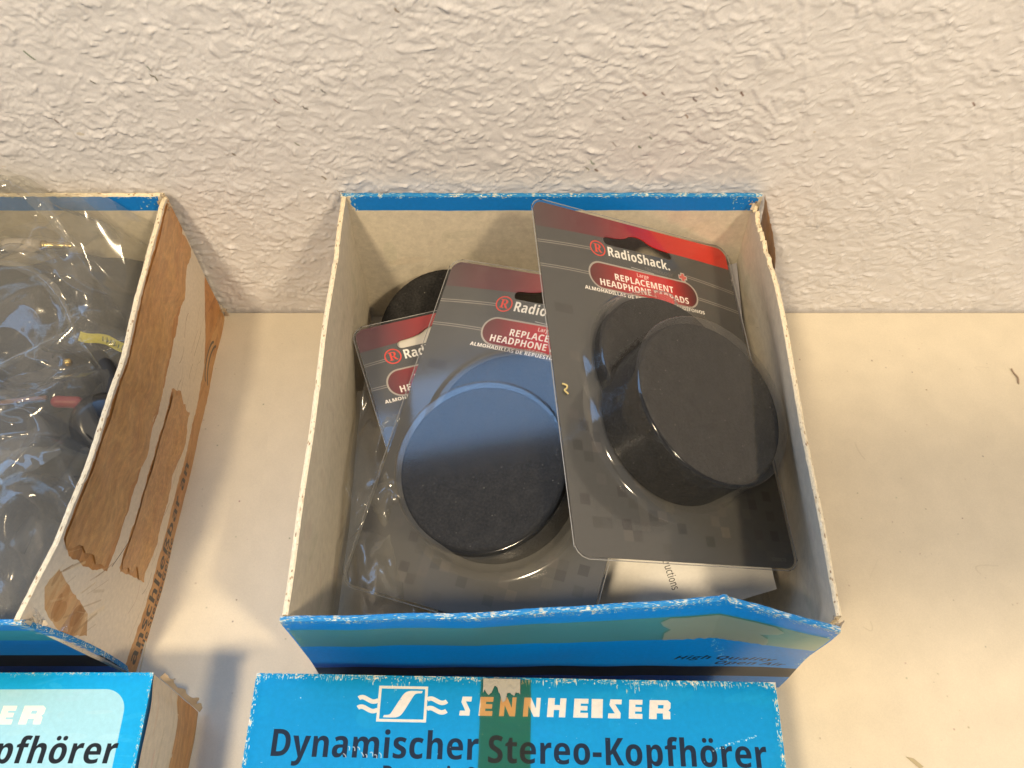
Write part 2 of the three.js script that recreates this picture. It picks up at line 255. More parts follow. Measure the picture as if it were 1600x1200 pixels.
// ---------------------------------------------------------------- the open carton on the left
{
  const t = thing('open_carton', 'open carton at the left edge, brown tape on its side, holding a clear bag', 'box', 'open blue cartons against the wall');
  const T = 0.0022, x0 = -0.376;
  const rimR = curve([[0, -0.1690, 0.004], [0.3, -0.1690, 0.065], [0.48, -0.1684, 0.1034], [0.62, -0.1700, 0.1291], [0.74, -0.1712, 0.1537], [0.87, -0.1752, 0.1856], [1, -0.1820, 0.2165]]);
  const baseR = curve([[0, -0.1660, 0.0045], [0.48, -0.1672, 0.09], [0.8, -0.1698, 0.165], [1, -0.1735, 0.2100]]);
  const cR = (u, v) => { const a = rimR(u), b = baseR(u), q = v; return [lerp(b[0], a[0], q) + 0.0022 * Math.sin(v * 3.1416) * Math.sin(u * 3.1416) + 0.0005 * vnoise(u * 8, v * 4), RIM * v + (v === 1 ? 0.0003 * vnoise(u * 60, 26) - 0.0012 * sstep(0.03, 0, u) : 0), lerp(b[1], a[1], q)]; };
  reseed(53);
  const rc = canvas(2048, 1024, (x, w, h) => {                           // outside of the right board: pale paper, strips of brown tape, printed wording along the foot
    x.fillStyle = 'rgb(222,208,188)'; x.fillRect(0, 0, w, h);
    const tone = () => { const q = rnd(); return `rgba(${130 + 85 * q},${78 + 78 * q},${26 + 74 * q},${rr(0.10, 0.45)})`; };
    const strip = (pts, base) => { x.save(); x.beginPath(); pts.forEach(([a, b], i) => { const [c, d] = pts[(i + 1) % pts.length], n = Math.max(2, Math.round(Math.hypot((c - a) * w, (d - b) * h) / 14)); for (let q = 0; q < n; q++) { const X = lerp(a, c, q / n) * w, Y = lerp(b, d, q / n) * h, e = 7 * vnoise(X * 0.02, Y * 0.02 + base.length) + 4 * vnoise(X * 0.09, Y * 0.09); i || q ? x.lineTo(X + e, Y + e) : x.moveTo(X + e, Y + e); } }); x.closePath(); x.clip(); x.fillStyle = base; x.fillRect(0, 0, w, h); for (let k = 0; k < 700; k++) { x.fillStyle = tone(); x.beginPath(); x.ellipse(rnd() * w, rnd() * h, rr(10, 110), rr(4, 34), rr(-0.4, 0.4), 0, 7); x.fill(); } for (let k = 0; k < 90; k++) { const a = rnd() * w, b = rnd() * h; x.strokeStyle = rnd() > 0.5 ? `rgba(226,190,138,${rr(0.2, 0.6)})` : `rgba(104,60,22,${rr(0.2, 0.5)})`; x.lineWidth = rr(0.8, 4); x.beginPath(); x.moveTo(a, b); x.bezierCurveTo(a + rr(20, 60), b + rr(-14, 14), a + rr(40, 120), b + rr(-20, 20), a + rr(80, 220), b + rr(-26, 26)); x.stroke(); } x.restore(); };
    const rag = (a0, a1, b, amp) => { const o = []; for (let i = 0; i <= 40; i++) { const q = i / 40; o.push([lerp(a0, a1, q), b + amp * vnoise(q * 14, b * 30)]); } return o; };
    strip([...rag(0.0, 0.86, 0.015, 0.006), [0.88, 0.1], [0.875, 0.3], ...rag(0.86, 0.12, 0.40, 0.012), [0.06, 0.30], [0, 0.24]], 'rgb(184,126,62)');
    strip([[0.905, 0.08], [0.94, 0.05], [0.97, 0.12], [0.995, 0.3], [0.975, 0.47], [0.94, 0.40], [0.925, 0.24]], 'rgb(202,164,118)');
    strip([...rag(0.42, 0.84, 0.49, 0.012), [0.845, 0.52], [0.83, 0.78], ...rag(0.82, 0.44, 0.76, 0.03), [0.40, 0.6]], 'rgb(198,146,88)');
    strip([...rag(0.0, 1, 0.86, 0.012), [1, 1], [0, 1]], 'rgb(196,148,92)');
    strip([[0.0, 0.62], [0.12, 0.74], [0.24, 0.86], [0, 0.9]], 'rgb(190,132,70)');
    x.fillStyle = 'rgba(232,222,204,0.85)'; x.beginPath(); x.moveTo(0.3 * w, 0.24 * h); for (let i = 0; i <= 30; i++) x.lineTo(w * (0.3 + 0.3 * i / 30), h * (0.24 + 0.06 * i / 30 + 0.006 * vnoise(i, 4))); for (let i = 30; i >= 0; i--) x.lineTo(w * (0.3 + 0.3 * i / 30), h * (0.255 + 0.055 * i / 30 + 0.006 * vnoise(i, 14))); x.fill();
    chips(x, 36, (a, b) => [w * (0.44 + 0.2 * a), h * (0.16 + 0.5 * b)], ['rgb(228,212,186)'], 30, 9); for (let k = 0; k < 26; k++) { const a = rr(0.88, 0.985), b = rr(0.04, 0.42); x.strokeStyle = rnd() > 0.4 ? `rgba(226,206,172,${rr(0.15, 0.5)})` : `rgba(120,84,44,${rr(0.1, 0.35)})`; x.lineWidth = rr(2, 12); x.beginPath(); x.moveTo(a * w, b * h); x.lineTo((a - rr(0.01, 0.05)) * w, (b + rr(0.05, 0.14)) * h); x.stroke(); }
    for (let k = 0; k < 46; k++) { x.strokeStyle = `rgba(${rr(80, 120)},${rr(50, 80)},30,${rr(0.25, 0.7)})`; x.lineWidth = rr(1, 3.2); const a = rr(0.1, 0.86), b = rr(0.5, 0.84); x.beginPath(); x.moveTo(a * w, b * h); x.quadraticCurveTo((a + 0.03) * w, (b + rr(-0.03, 0.03)) * h, (a + rr(0.03, 0.1)) * w, (b + rr(-0.03, 0.03)) * h); x.stroke(); }
    x.strokeStyle = 'rgba(60,45,30,0.9)'; x.lineWidth = 4; x.beginPath(); x.moveTo(0.62 * w, 0.70 * h); x.lineTo(0.68 * w, 0.64 * h); x.lineTo(0.72 * w, 0.66 * h); x.lineTo(0.76 * w, 0.53 * h); x.lineTo(0.85 * w, 0.43 * h); x.stroke();
    x.fillStyle = 'rgb(66,58,46)'; x.font = 'bold 96px sans-serif'; x.save(); x.translate(0.985 * w, 0.945 * h); x.scale(-1.25, 1); x.fillText('anschließbar an', 0, 0); x.restore();
    x.font = 'bold 60px sans-serif'; x.save(); x.translate(0.96 * w, 0.995 * h); x.scale(-1, 1); x.fillText('alle Stereo-Geräte', 0, 0); x.restore();
    x.strokeStyle = 'rgba(60,58,52,0.9)'; x.lineWidth = 16; for (const q of [0, 46]) { x.beginPath(); x.ellipse(0.2 * w, (0.93 * h) + q, 150, 60, 0, 3.3, 6.1); x.stroke(); }
    grain(x, w, h, 0.07, 1);
  });
  part('right_wall', board(160, 24, cR, () => [-1, 0], T), [phys({ map: tex(rc), roughness: 0.42, clearcoat: 0.2, clearcoatRoughness: 0.35 }), inside, creamRim], t, 'side wall covered in brown tape strips');
  const lifted = (u0, u1, v0, v1, s, lab) => part('brown_tape', surface(120, 10, (a, b) => {
    const ru = (a - 0.5) * 0.05 * vnoise(b * 4, s + (a > 0.5 ? 1 : 5)), u = clamp(lerp(u0, u1, a) + ru, 0.003, 0.99), v = lerp(v0, v1, b) + (b < 0.5 ? 0.055 : 0.010) * vnoise(u * 9, s) + (b === 0 ? 0.012 * vnoise(u * 46, s + 2) : 0);
    const p = cR(u, Math.min(0.985, v)), curl = 0.0016 * Math.max(0, vnoise(u * 5, s + 7) + 0.1) * (1 - b) ** 3 + 0.0005 * Math.max(0, vnoise(u * 13, v * 9));
    return [p[0] + 0.0004 + curl, p[1], p[2]];
  }, (u, v) => [u * 1.7, v * 0.7]), kraft, t, lab);
  lifted(0.01, 0.86, 0.63, 0.975, 3, 'wide brown tape strip along the rim'); lifted(0.42, 0.83, 0.24, 0.50, 9, 'torn brown tape strip lower down');
  part('back_wall', board(160, 8, (u, v) => [lerp(x0, -0.1705, u), RIM * v + (v === 1 ? 0.0004 * vnoise(u * 40, 12) : 0), 0.0024], () => [0, 1], 0.0026), [backing, blueBandInner(59), creamRim], t);
  reseed(61);
  const fc = canvas(1024, 512, (x, w, h) => { x.fillStyle = 'rgb(0,132,220)'; x.fillRect(0, 0, w, h); x.fillStyle = 'rgb(12,16,24)'; x.fillRect(0, 0.6 * h, w, h * 0.2); x.fillStyle = 'rgba(60,150,160,0.8)'; x.fillRect(0, 0.12 * h, w * 0.985, 0.2 * h); chips(x, 300, (a, b) => [a * w, b * b * 16], PAPER, 12, 5); chips(x, 120, (a, b) => [w * (0.975 + 0.03 * a), b * h], PAPER, 12, 8, true); grain(x, w, h, 0.06, 1); });
  part('front_wall', board(120, 12, (u, v) => [lerp(x0, lerp(-0.1740, -0.1812, v * v), u), (RIM - 0.001) * v + (v === 1 ? 0.0004 * vnoise(u * 80, 32) : 0), 0.2105 + 0.0075 * v * v], () => [0, -1], T), [phys({ map: tex(fc), roughness: 0.4, clearcoat: 0.2 }), inside, blueRim], t);
  part('left_wall', board(20, 4, (u, v) => [x0, RIM * v, lerp(0.0054, 0.2100, u)], () => [1, 0], T), [backing, inside, creamRim], t);
  part('floor_panel', new THREE.BoxGeometry(0.200, 0.0018, 0.203).translate(-0.2722, 0.0011, 0.1075), inside, t);
  reseed(67);
  part('torn_fibres', shards([[-0.1700, 0.0965, 0.0065, 12, 0.002, 0.002, 0.003], [-0.1790, 0.094, 0.2150, 10, 0.003, 0.003, 0.002], [-0.1650, 0.004, 0.004, 5, 0.001, 0.003, 0.002]], 0.0036), std({ color: lin(0.55, 0.46, 0.34), roughness: 1 }), t, 'frayed paper at the corners').userData.kind = 'stuff';
}

// ---------------------------------------------------------------- blister packs
const CW = 0.116, CH = 0.1696;
reseed(71);
const mm = v => (v + 56) / 112 * 1024, mv = v => (v + 83) / 166 * 1518;   // card millimetres to pixels
const cardPrint = tex(canvas(1024, 1518, (x, w, h) => {
  const S = 1024 / 112;
  x.fillStyle = 'rgb(79,78,76)'; x.fillRect(0, 0, w, h);
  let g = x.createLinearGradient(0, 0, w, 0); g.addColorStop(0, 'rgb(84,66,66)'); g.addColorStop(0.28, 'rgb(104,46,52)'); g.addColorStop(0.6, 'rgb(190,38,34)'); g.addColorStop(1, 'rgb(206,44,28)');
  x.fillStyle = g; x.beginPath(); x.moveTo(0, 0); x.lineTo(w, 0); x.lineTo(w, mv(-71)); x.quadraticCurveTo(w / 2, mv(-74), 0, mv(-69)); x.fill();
  x.strokeStyle = 'rgb(140,134,126)'; x.lineWidth = 4;
  for (const [a, b, y0, y1] of [[-56, -27.5, -61.5, -64], [-56, -30.3, -48.8, -50], [27, 56, -61, -57.5], [31, 56, -49.5, -46.5]]) { for (const d of [0, 10]) { x.beginPath(); x.moveTo(mm(a), mv(y0) + d); x.quadraticCurveTo(mm((a + b) / 2), mv((y0 + y1) / 2 - 0.5) + d, mm(b), mv(y1) + d); x.stroke(); } }
  // tone blocks of the printed mosaic
  for (let k = 0; k < 150; k++) { const s = 4.6 * S, a = Math.floor(rnd() * 24) * s, b = mv(-30) + Math.floor(rnd() * 24) * s; x.fillStyle = rnd() > 0.5 ? `rgba(110,102,94,${rr(0.08, 0.32)})` : `rgba(38,36,34,${rr(0.1, 0.35)})`; x.fillRect(a, b, s, s); }
  // round mark
  x.strokeStyle = x.fillStyle = 'rgb(226,64,44)'; x.lineWidth = 6; x.beginPath(); x.arc(mm(-23.6), mv(-64.5), 3.9 * S, 0, 7); x.stroke();
  x.font = 'bold 58px serif'; x.textAlign = 'center'; x.fillText('R', mm(-23.6), mv(-64.5) + 20);
  x.textAlign = 'left'; x.fillStyle = 'rgb(245,240,232)'; x.font = 'bold 66px sans-serif'; const tw = x.measureText('RadioShack.').width; x.save(); x.translate(mm(-18.6), mv(-61.6)); x.scale(36.5 * S / tw, 1); x.fillText('RadioShack.', 0, 0); x.restore();
  x.fillStyle = 'rgb(120,116,112)'; x.font = '24px sans-serif'; x.fillText('TECHNOLOGY', mm(2), mv(-58.2)); x.strokeStyle = 'rgb(190,186,180)'; x.lineWidth = 3; x.beginPath(); x.moveTo(mm(-6), mv(-58.2)); x.lineTo(mm(7), mv(-57.4)); x.stroke();
  x.fillStyle = 'rgb(190,184,176)'; x.fillRect(mm(22), mv(-60.6), 46, 22); x.fillRect(mm(22) + 13, mv(-60.6) - 12, 22, 46); x.fillStyle = 'rgb(200,96,88)'; x.fillRect(mm(22) + 4, mv(-60.6) + 4, 38, 14); x.fillRect(mm(22) + 17, mv(-60.6) - 8, 14, 38);
  // capsule
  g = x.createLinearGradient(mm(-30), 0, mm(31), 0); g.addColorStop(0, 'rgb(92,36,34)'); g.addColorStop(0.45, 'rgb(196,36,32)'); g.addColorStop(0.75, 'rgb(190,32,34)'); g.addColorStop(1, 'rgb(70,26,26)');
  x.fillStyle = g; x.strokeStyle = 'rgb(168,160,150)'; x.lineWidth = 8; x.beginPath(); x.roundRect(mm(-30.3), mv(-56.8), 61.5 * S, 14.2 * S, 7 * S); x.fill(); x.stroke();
  x.fillStyle = 'rgb(248,240,230)'; x.textAlign = 'center'; x.font = '26px sans-serif'; x.fillText('Large', mm(0), mv(-53.6));
  const fit = (s, f, a, b, y) => { x.font = f; x.save(); x.translate(mm((a + b) / 2), mv(y)); x.scale((b - a) * S / x.measureText(s).width, 1); x.fillText(s, 0, 0); x.restore(); };
  fit('REPLACEMENT', 'bold 44px sans-serif', -16.8, 17.2, -48.9); fit('HEADPHONE EARPADS', 'bold 44px sans-serif', -25.5, 25.5, -44.4); fit('ALMOHADILLAS DE REPUESTO PARA AUDÍFONOS', 'bold 24px sans-serif', -34, 34, -40.4);
  x.fillStyle = 'rgb(120,116,108)'; x.font = '20px sans-serif'; x.fillText('3300678', mm(47), mv(80));
  grain(x, w, h, 0.03, 1);
}));
const plastic = phys({ color: lin(0.97, 0.97, 0.96), transmission: 1, thickness: 0, roughness: 0.105, ior: 1.55 });
const plasticEdge = phys({ color: lin(0.62, 0.61, 0.58), transmission: 0.6, thickness: 0, roughness: 0.25 });
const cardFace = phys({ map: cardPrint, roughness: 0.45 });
const foamBump = (() => { reseed(73); const c = canvas(512, 512, (x, w, h) => { x.fillStyle = '#808080'; x.fillRect(0, 0, w, h); const im = x.getImageData(0, 0, w, h); for (let k = 0; k < w * h; k++) { const v = 128 + 130 * fbm((k % w) * 0.08, Math.floor(k / w) * 0.08, 2); im.data[4 * k] = im.data[4 * k + 1] = im.data[4 * k + 2] = clamp(v, 0, 255); } x.putImageData(im, 0, 0); }); const t = tex(c, false, true); t.repeat.set(1 / 0.075, 1 / 0.075); return t; })();
const foamMap = (() => { reseed(79); const c = canvas(1024, 1024, (x, w, h) => { x.fillStyle = 'rgb(43,42,41)'; x.fillRect(0, 0, w, h); const im = x.getImageData(0, 0, w, h), d = im.data; for (let k = 0; k < w * h; k++) { const i = k % w, j = Math.floor(k / w), n = 1 + 0.34 * fbm(i * 0.11, j * 0.11, 2) + 0.22 * fbm(i * 0.02, j * 0.02, 2) + 0.22 * (rnd() - 0.5); for (let q = 0; q < 3; q++) d[4 * k + q] = clamp(d[4 * k + q] * n, 0, 255); } x.putImageData(im, 0, 0); for (let k = 0; k < 260; k++) { x.fillStyle = `rgba(190,184,172,${rr(0.12, 0.6)})`; x.beginPath(); x.arc(rnd() * w, rnd() * h, rr(0.8, 2.4), 0, 7); x.fill(); } }); const t = tex(c, true, true); t.repeat.set(1 / 0.12, 1 / 0.12); return t; })();
const foam = phys({ map: foamMap, roughness: 0.95, specularIntensity: 0.25, bumpMap: foamBump, bumpScale: 0.0007 });

function roundRect(hw, hh, r) { const s = new THREE.Shape(); s.moveTo(-hw + r, -hh); s.lineTo(hw - r, -hh); s.absarc(hw - r, -hh + r, r, -Math.PI / 2, 0); s.lineTo(hw, hh - r); s.absarc(hw - r, hh - r, r, 0, Math.PI / 2); s.lineTo(-hw + r, hh); s.absarc(-hw + r, hh - r, r, Math.PI / 2, Math.PI); s.lineTo(-hw, -hh + r); s.absarc(-hw + r, -hh + r, r, Math.PI, 1.5 * Math.PI); return s; }
function slot() { const s = new THREE.Path(), y = 0.0715; s.moveTo(-0.0175, y - 0.0022); s.lineTo(0.0175, y - 0.0022); s.quadraticCurveTo(0.0205, y - 0.0022, 0.0205, y); s.quadraticCurveTo(0.0205, y + 0.0022, 0.0175, y + 0.0024); s.quadraticCurveTo(0.008, y + 0.0028, 0.005, y + 0.0055); s.quadraticCurveTo(0, y + 0.0078, -0.005, y + 0.0055); s.quadraticCurveTo(-0.008, y + 0.0028, -0.0175, y + 0.0024); s.quadraticCurveTo(-0.0205, y + 0.0022, -0.0205, y); s.quadraticCurveTo(-0.0205, y - 0.0022, -0.0175, y - 0.0022); return s; }
const lie = g => g.rotateX(-Math.PI / 2);                                 // drawn in x, -v; lies with its face up
const NEAR = { v: 0.0233, r: 0.0402, h: 0.0320 }, FAR = { v: -0.0017, r: 0.0402, h: 0.0112 }, FILLET = 0.0058, SHEET = 0.0009;
function domeGeometry(d, other, lower) {
  const prof = [], add = (r, y) => prof.push(new THREE.Vector2(r, y));
  const R = 0.0016;
  for (let i = 0; i <= 8; i++) { const a = i / 8 * Math.PI / 2; add(d.r + FILLET * (1 - Math.sin(a)), SHEET + FILLET * (1 - Math.cos(a))); }
  const y0 = SHEET + FILLET, y1 = d.h - R; for (let i = 1; i <= 10; i++) add(d.r - 0.0006 * i / 10, lerp(y0, y1, i / 10));
  for (let i = 1; i <= 6; i++) { const a = i / 6 * Math.PI / 2; add(d.r - 0.0006 - R * (1 - Math.cos(a)), y1 + R * Math.sin(a)); }
  const rt = d.r - 0.0006 - R; for (let i = 1; i <= 14; i++) { const q = i / 14; add(Math.max(1e-5, rt * (1 - q)), d.h + 0.00012 * (1 - (1 - q) ** 2)); }
  const g = new THREE.LatheGeometry(prof, 160); g.translate(0, 0, d.v);
  const p = g.attributes.position, ix = g.index.array, keep = [];
  for (let i = 0; i < ix.length; i += 3) {
    let hide = 0;
    for (let k = 0; k < 3; k++) { const x = p.getX(ix[i + k]), y = p.getY(ix[i + k]), z = p.getZ(ix[i + k]); const r = Math.hypot(x, z - other.v); if (lower ? r < other.r - 0.0002 : r < other.r - 0.0004 && y < other.h + 0.0001 || r < other.r + FILLET && r >= other.r - 0.0004 && y < SHEET + FILLET * 0.8 && Math.hypot(x, z - d.v) < d.r + FILLET && y < SHEET + 0.0002) hide++; }
    if (hide < 3) keep.push(ix[i], ix[i + 1], ix[i + 2]);
  }
  g.setIndex(keep); return g;
}
function outlineOfDomes() {                                               // outer outline of the two overlapping dome feet
  const R = NEAR.r + FILLET, pts = [], mid = (NEAR.v + FAR.v) / 2, a0 = Math.asin((NEAR.v - FAR.v) / 2 / R);
  for (let i = 0; i <= 80; i++) { const a = -a0 + (Math.PI + 2 * a0) * i / 80; pts.push(new THREE.Vector2(R * Math.cos(a), -(NEAR.v + R * Math.sin(a)))); }
  for (let i = 1; i < 80; i++) { const a = Math.PI - a0 + (Math.PI + 2 * a0) * i / 80; pts.push(new THREE.Vector2(R * Math.cos(a), -(FAR.v + R * Math.sin(a)))); }
  return pts;
}
function cushion(d) { const h = d.h - 0.0019, r = d.r - 0.0030, b = 0.0022, prof = [[0.0001, 0.0007], [r - 0.001, 0.0007], [r, 0.002]]; for (let i = 0; i <= 6; i++) { const a = i / 6 * Math.PI / 2; prof.push([r - b + b * Math.cos(a), h - b + b * Math.sin(a)]); } for (let i = 1; i <= 8; i++) prof.push([Math.max(0.0001, (r - b) * (1 - i / 8)), h + 0.0003 * i / 8]); const g = new THREE.LatheGeometry(prof.map(p => new THREE.Vector2(...p)), 72); const p = g.attributes.position, uv = g.attributes.uv; for (let i = 0; i < p.count; i++) if (p.getY(i) > h - b - 1e-6 && Math.hypot(p.getX(i), p.getZ(i)) < r - 0.0003) uv.setXY(i, p.getX(i), p.getZ(i)); else uv.setXY(i, uv.getX(i) * 6.2832 * r, p.getY(i)); g.translate(0, 0, d.v); return g; }
const makeCard = hw => { const s = roundRect(hw, CH / 2, 0.0055); s.holes.push(slot()); const g = lie(new THREE.ExtrudeGeometry(s, { depth: 0.0005, bevelEnabled: false, curveSegments: 8 })); const p = g.attributes.position, uv = g.attributes.uv; for (let i = 0; i < p.count; i++) uv.setXY(i, (p.getX(i) + CW / 2) / CW, (CH / 2 - p.getZ(i)) / CH); return g; };
const cardGeo = makeCard(CW / 2);
const sheetGeo = (domes, hw) => { const s = roundRect(hw + 0.0012, CH / 2 + 0.0012, 0.007); s.holes.push(slot()); if (domes) s.holes.push(new THREE.Path(outlineOfDomes())); const g = lie(new THREE.ShapeGeometry(s, 8)); g.translate(0, SHEET, 0); return g; };
const edgeGeo = hw => { const pts = roundRect(hw + 0.0012, CH / 2 + 0.0012, 0.007).getPoints(6).map(p => new THREE.Vector3(p.x, SHEET, -p.y)); pts.pop(); return new THREE.TubeGeometry(new THREE.CatmullRomCurve3(pts, true, 'catmullrom', 0.1), 220, 0.00022, 5, true); };
const domeGeo = [domeGeometry(NEAR, FAR, false), domeGeometry(FAR, NEAR, true)];
function pack(q, label, domes, hw = CW / 2) {
  const t = thing('blister_pack', label, 'blister pack', 'blister packs in the open carton');
  t.position.set(q[0], q[1], q[2]); t.rotation.set(q[4], q[3], q[5], 'YXZ');
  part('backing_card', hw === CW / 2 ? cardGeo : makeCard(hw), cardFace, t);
  const b = part('blister', domes ? mergeGeometries([sheetGeo(true, hw), ...domeGeo].map(g => { const c = g.index ? g.toNonIndexed() : g; for (const k of Object.keys(c.attributes)) if (!['position', 'normal', 'uv'].includes(k)) c.deleteAttribute(k); return c; })) : sheetGeo(false, hw), plastic, t);
  part('blister_edge', edgeGeo(hw), plasticEdge, b);
  if (domes) { part('ear_cushion', cushion(NEAR), foam, t, 'black foam disc standing higher'); part('ear_cushion', cushion(FAR), foam, t, 'black foam disc lying lower'); }
  if (!domes) part('paper_insert', lie(new THREE.ShapeGeometry(roundRect(0.027, 0.011, 0.002))).translate(0.002, -0.0012, -0.0700), std({ color: lin(0.62, 0.58, 0.50), roughness: 0.8 }), t, 'cream paper behind the hanging slot');
  return t;
}
pack([0.0677, 0.0790, 0.0982, 0.0939, 0.1146, -0.4929], 'topmost blister pack with its whole red header showing, leaning on the right carton wall', true);
pack([0.0003, 0.0534, 0.1136, -0.2961, 0.2444, 0.1726], 'middle blister pack half under the topmost one, blue glare on its black disc', true);
pack([-0.0165, 0.0306, 0.1142, 0.33, 0.15, -0.10], 'lowest blister pack at the left, only its upper left corner showing', false, 0.0400);

// ---------------------------------------------------------------- other things in the middle carton
{
  // loose foam pad leaning in the back left corner
  const prof = [[0.0001, 0.0072], [0.020, 0.0074], [0.028, 0.0080], [0.034, 0.0080], [0.0374, 0.0066], [0.0385, 0.004], [0.037, 0.001], [0.030, 0], [0.0001, 0]].map(p => new THREE.Vector2(...p));
  const g = new THREE.LatheGeometry(new THREE.SplineCurve(prof).getPoints(40), 64); const p = g.attributes.position, uv = g.attributes.uv; for (let i = 0; i < p.count; i++) uv.setXY(i, p.getX(i), p.getZ(i));
  const m = single('foam_pad', g, foam, 'loose round black foam pad at the back left of the middle carton', 'foam pad');
  m.position.set(-0.0330, 0.0215, 0.0362); m.rotation.set(0.66, 0, 0.0);
}
{
  reseed(83);
  const c = canvas(768, 512, (x, w, h) => { x.fillStyle = 'rgb(224,220,212)'; x.fillRect(0, 0, w, h); x.save(); x.translate(0.405 * w, 0.36 * h); x.rotate(1.35); x.fillStyle = 'rgb(50,48,46)'; x.font = '46px sans-serif'; x.textAlign = 'right'; x.fillText('instructions', 0.20 * w, 0); x.restore(); x.fillStyle = 'rgba(70,60,50,0.8)'; x.beginPath(); x.arc(0.52 * w, 0.13 * h, 3.5, 0, 7); x.fill(); grain(x, w, h, 0.03, 1); });
  const A = [0.0385, 0.030, 0.150], B = [0.1170, 0.034, 0.158], Cc = [0.1190, 0.033, 0.1800], Dd = [0.0330, 0.0285, 0.2065];
  const g = surface(24, 16, (u, v) => [0, 1, 2].map(k => lerp(lerp(A[k], B[k], u), lerp(Dd[k], Cc[k], u), v) + (k === 1 ? 0.0012 * Math.sin(u * 3.1) + 0.0006 * vnoise(u * 3, v * 3) : 0)), (u, v) => [u, 1 - v]);
  single('leaflet', g, std({ map: tex(c), roughness: 0.75 }), 'white paper leaflet under the topmost blister pack, end of a printed word showing', 'leaflet');
}
{
  reseed(89);
  const c = canvas(160, 512, (x, w, h) => { x.fillStyle = 'rgb(150,148,150)'; x.fillRect(0, 0, w, h); x.save(); x.translate(0.62 * w, 0.06 * h); x.rotate(Math.PI / 2 + 0.05); x.fillStyle = 'rgba(238,236,232,0.85)'; x.font = 'italic 44px serif'; x.fillText('product', 0, 0); x.restore(); for (let k = 0; k < 14; k++) { x.fillStyle = `rgba(225,225,225,${rr(0.1, 0.4)})`; x.fillRect(rnd() * w, rnd() * h, rr(2, 7), rr(1, 3)); } grain(x, w, h, 0.06, 1.5); });
  const g = surface(8, 30, (u, v) => [lerp(0.1062, 0.1186, u) + 0.001 * v, lerp(0.054, 0.030, v) - 0.002 * Math.sin(u * 3.14), lerp(0.0085, 0.115, v)], (u, v) => [u, 1 - v]);
  single('paper_strip', g, std({ map: tex(c), roughness: 0.5 }), 'narrow grey printed paper strip in the back right corner of the middle carton', 'paper');
}

// crumpled clear film: a sheet with sharp random creases
function film(seedNo, nu, nv, base, cells, amp, fine) {
  const H = (i, j, k) => hash(i * 7 + k * 131 + seedNo, j * 13 + k * 57 + seedNo) - 0.5;
  const facet = (u, v, k) => {                                            // heights of a jittered lattice joined by flat triangles
    const i = Math.floor(u), j = Math.floor(v), a = u - i, b = v - j, h00 = H(i, j, k), h10 = H(i + 1, j, k), h01 = H(i, j + 1, k), h11 = H(i + 1, j + 1, k);
    return (i + j) % 2 ? (a > b ? h00 + (h10 - h00) * a + (h11 - h10) * b : h00 + (h11 - h01) * a + (h01 - h00) * b) : (a + b < 1 ? h00 + (h10 - h00) * a + (h01 - h00) * b : h11 + (h01 - h11) * (1 - a) + (h10 - h11) * (1 - b));
  };
  return surface(nu, nv, (u, v) => {
    const wu = u + 0.09 * vnoise(u * 4, v * 4 + seedNo), wv = v + 0.09 * vnoise(u * 4 + 9, v * 4);
    const [cu, cv] = cells;
    const h = 1.25 * facet(wu * cu + 0.3 * wv * cv, wv * cv, 1) + 0.55 * facet(wu * cu * 2.1 - 0.5 * wv * cv, wv * cv * 2.3 + 3, 2) + fine * facet(wu * cu * 5.3 + wv * 7, wv * cv * 5.1 + 5, 3);
    const p = base(u, v); return [p[0], p[1] + amp * h, p[2]];
  });
}
const foldMat = phys({ color: lin(0.84, 0.83, 0.79), transmission: 0.93, thickness: 0, roughness: 0.06, ior: 1.5 });
const filmMat = phys({ color: lin(0.90, 0.89, 0.85), transmission: 0.93, thickness: 0, roughness: 0.11, ior: 1.5 });
single('clear_bag', film(97, 60, 120, (u, v) => [lerp(-0.0795, -0.038, u), 0.022 + 0.012 * Math.sin(u * 3.14) + 0.010 * (1 - u) - 0.004 * v, lerp(0.075, 0.208, v)], [2.6, 7], 0.012, 0.12), filmMat, 'crumpled clear plastic wrap along the left wall of the middle carton', 'plastic wrap');
single('clear_bag', film(101, 50, 40, (u, v) => [lerp(0.066, 0.118, u), 0.012 + 0.010 * u, lerp(0.160, 0.208, v)], [3, 3], 0.009, 0.12), filmMat, 'crumpled clear plastic wrap in the front right corner of the middle carton', 'plastic wrap');

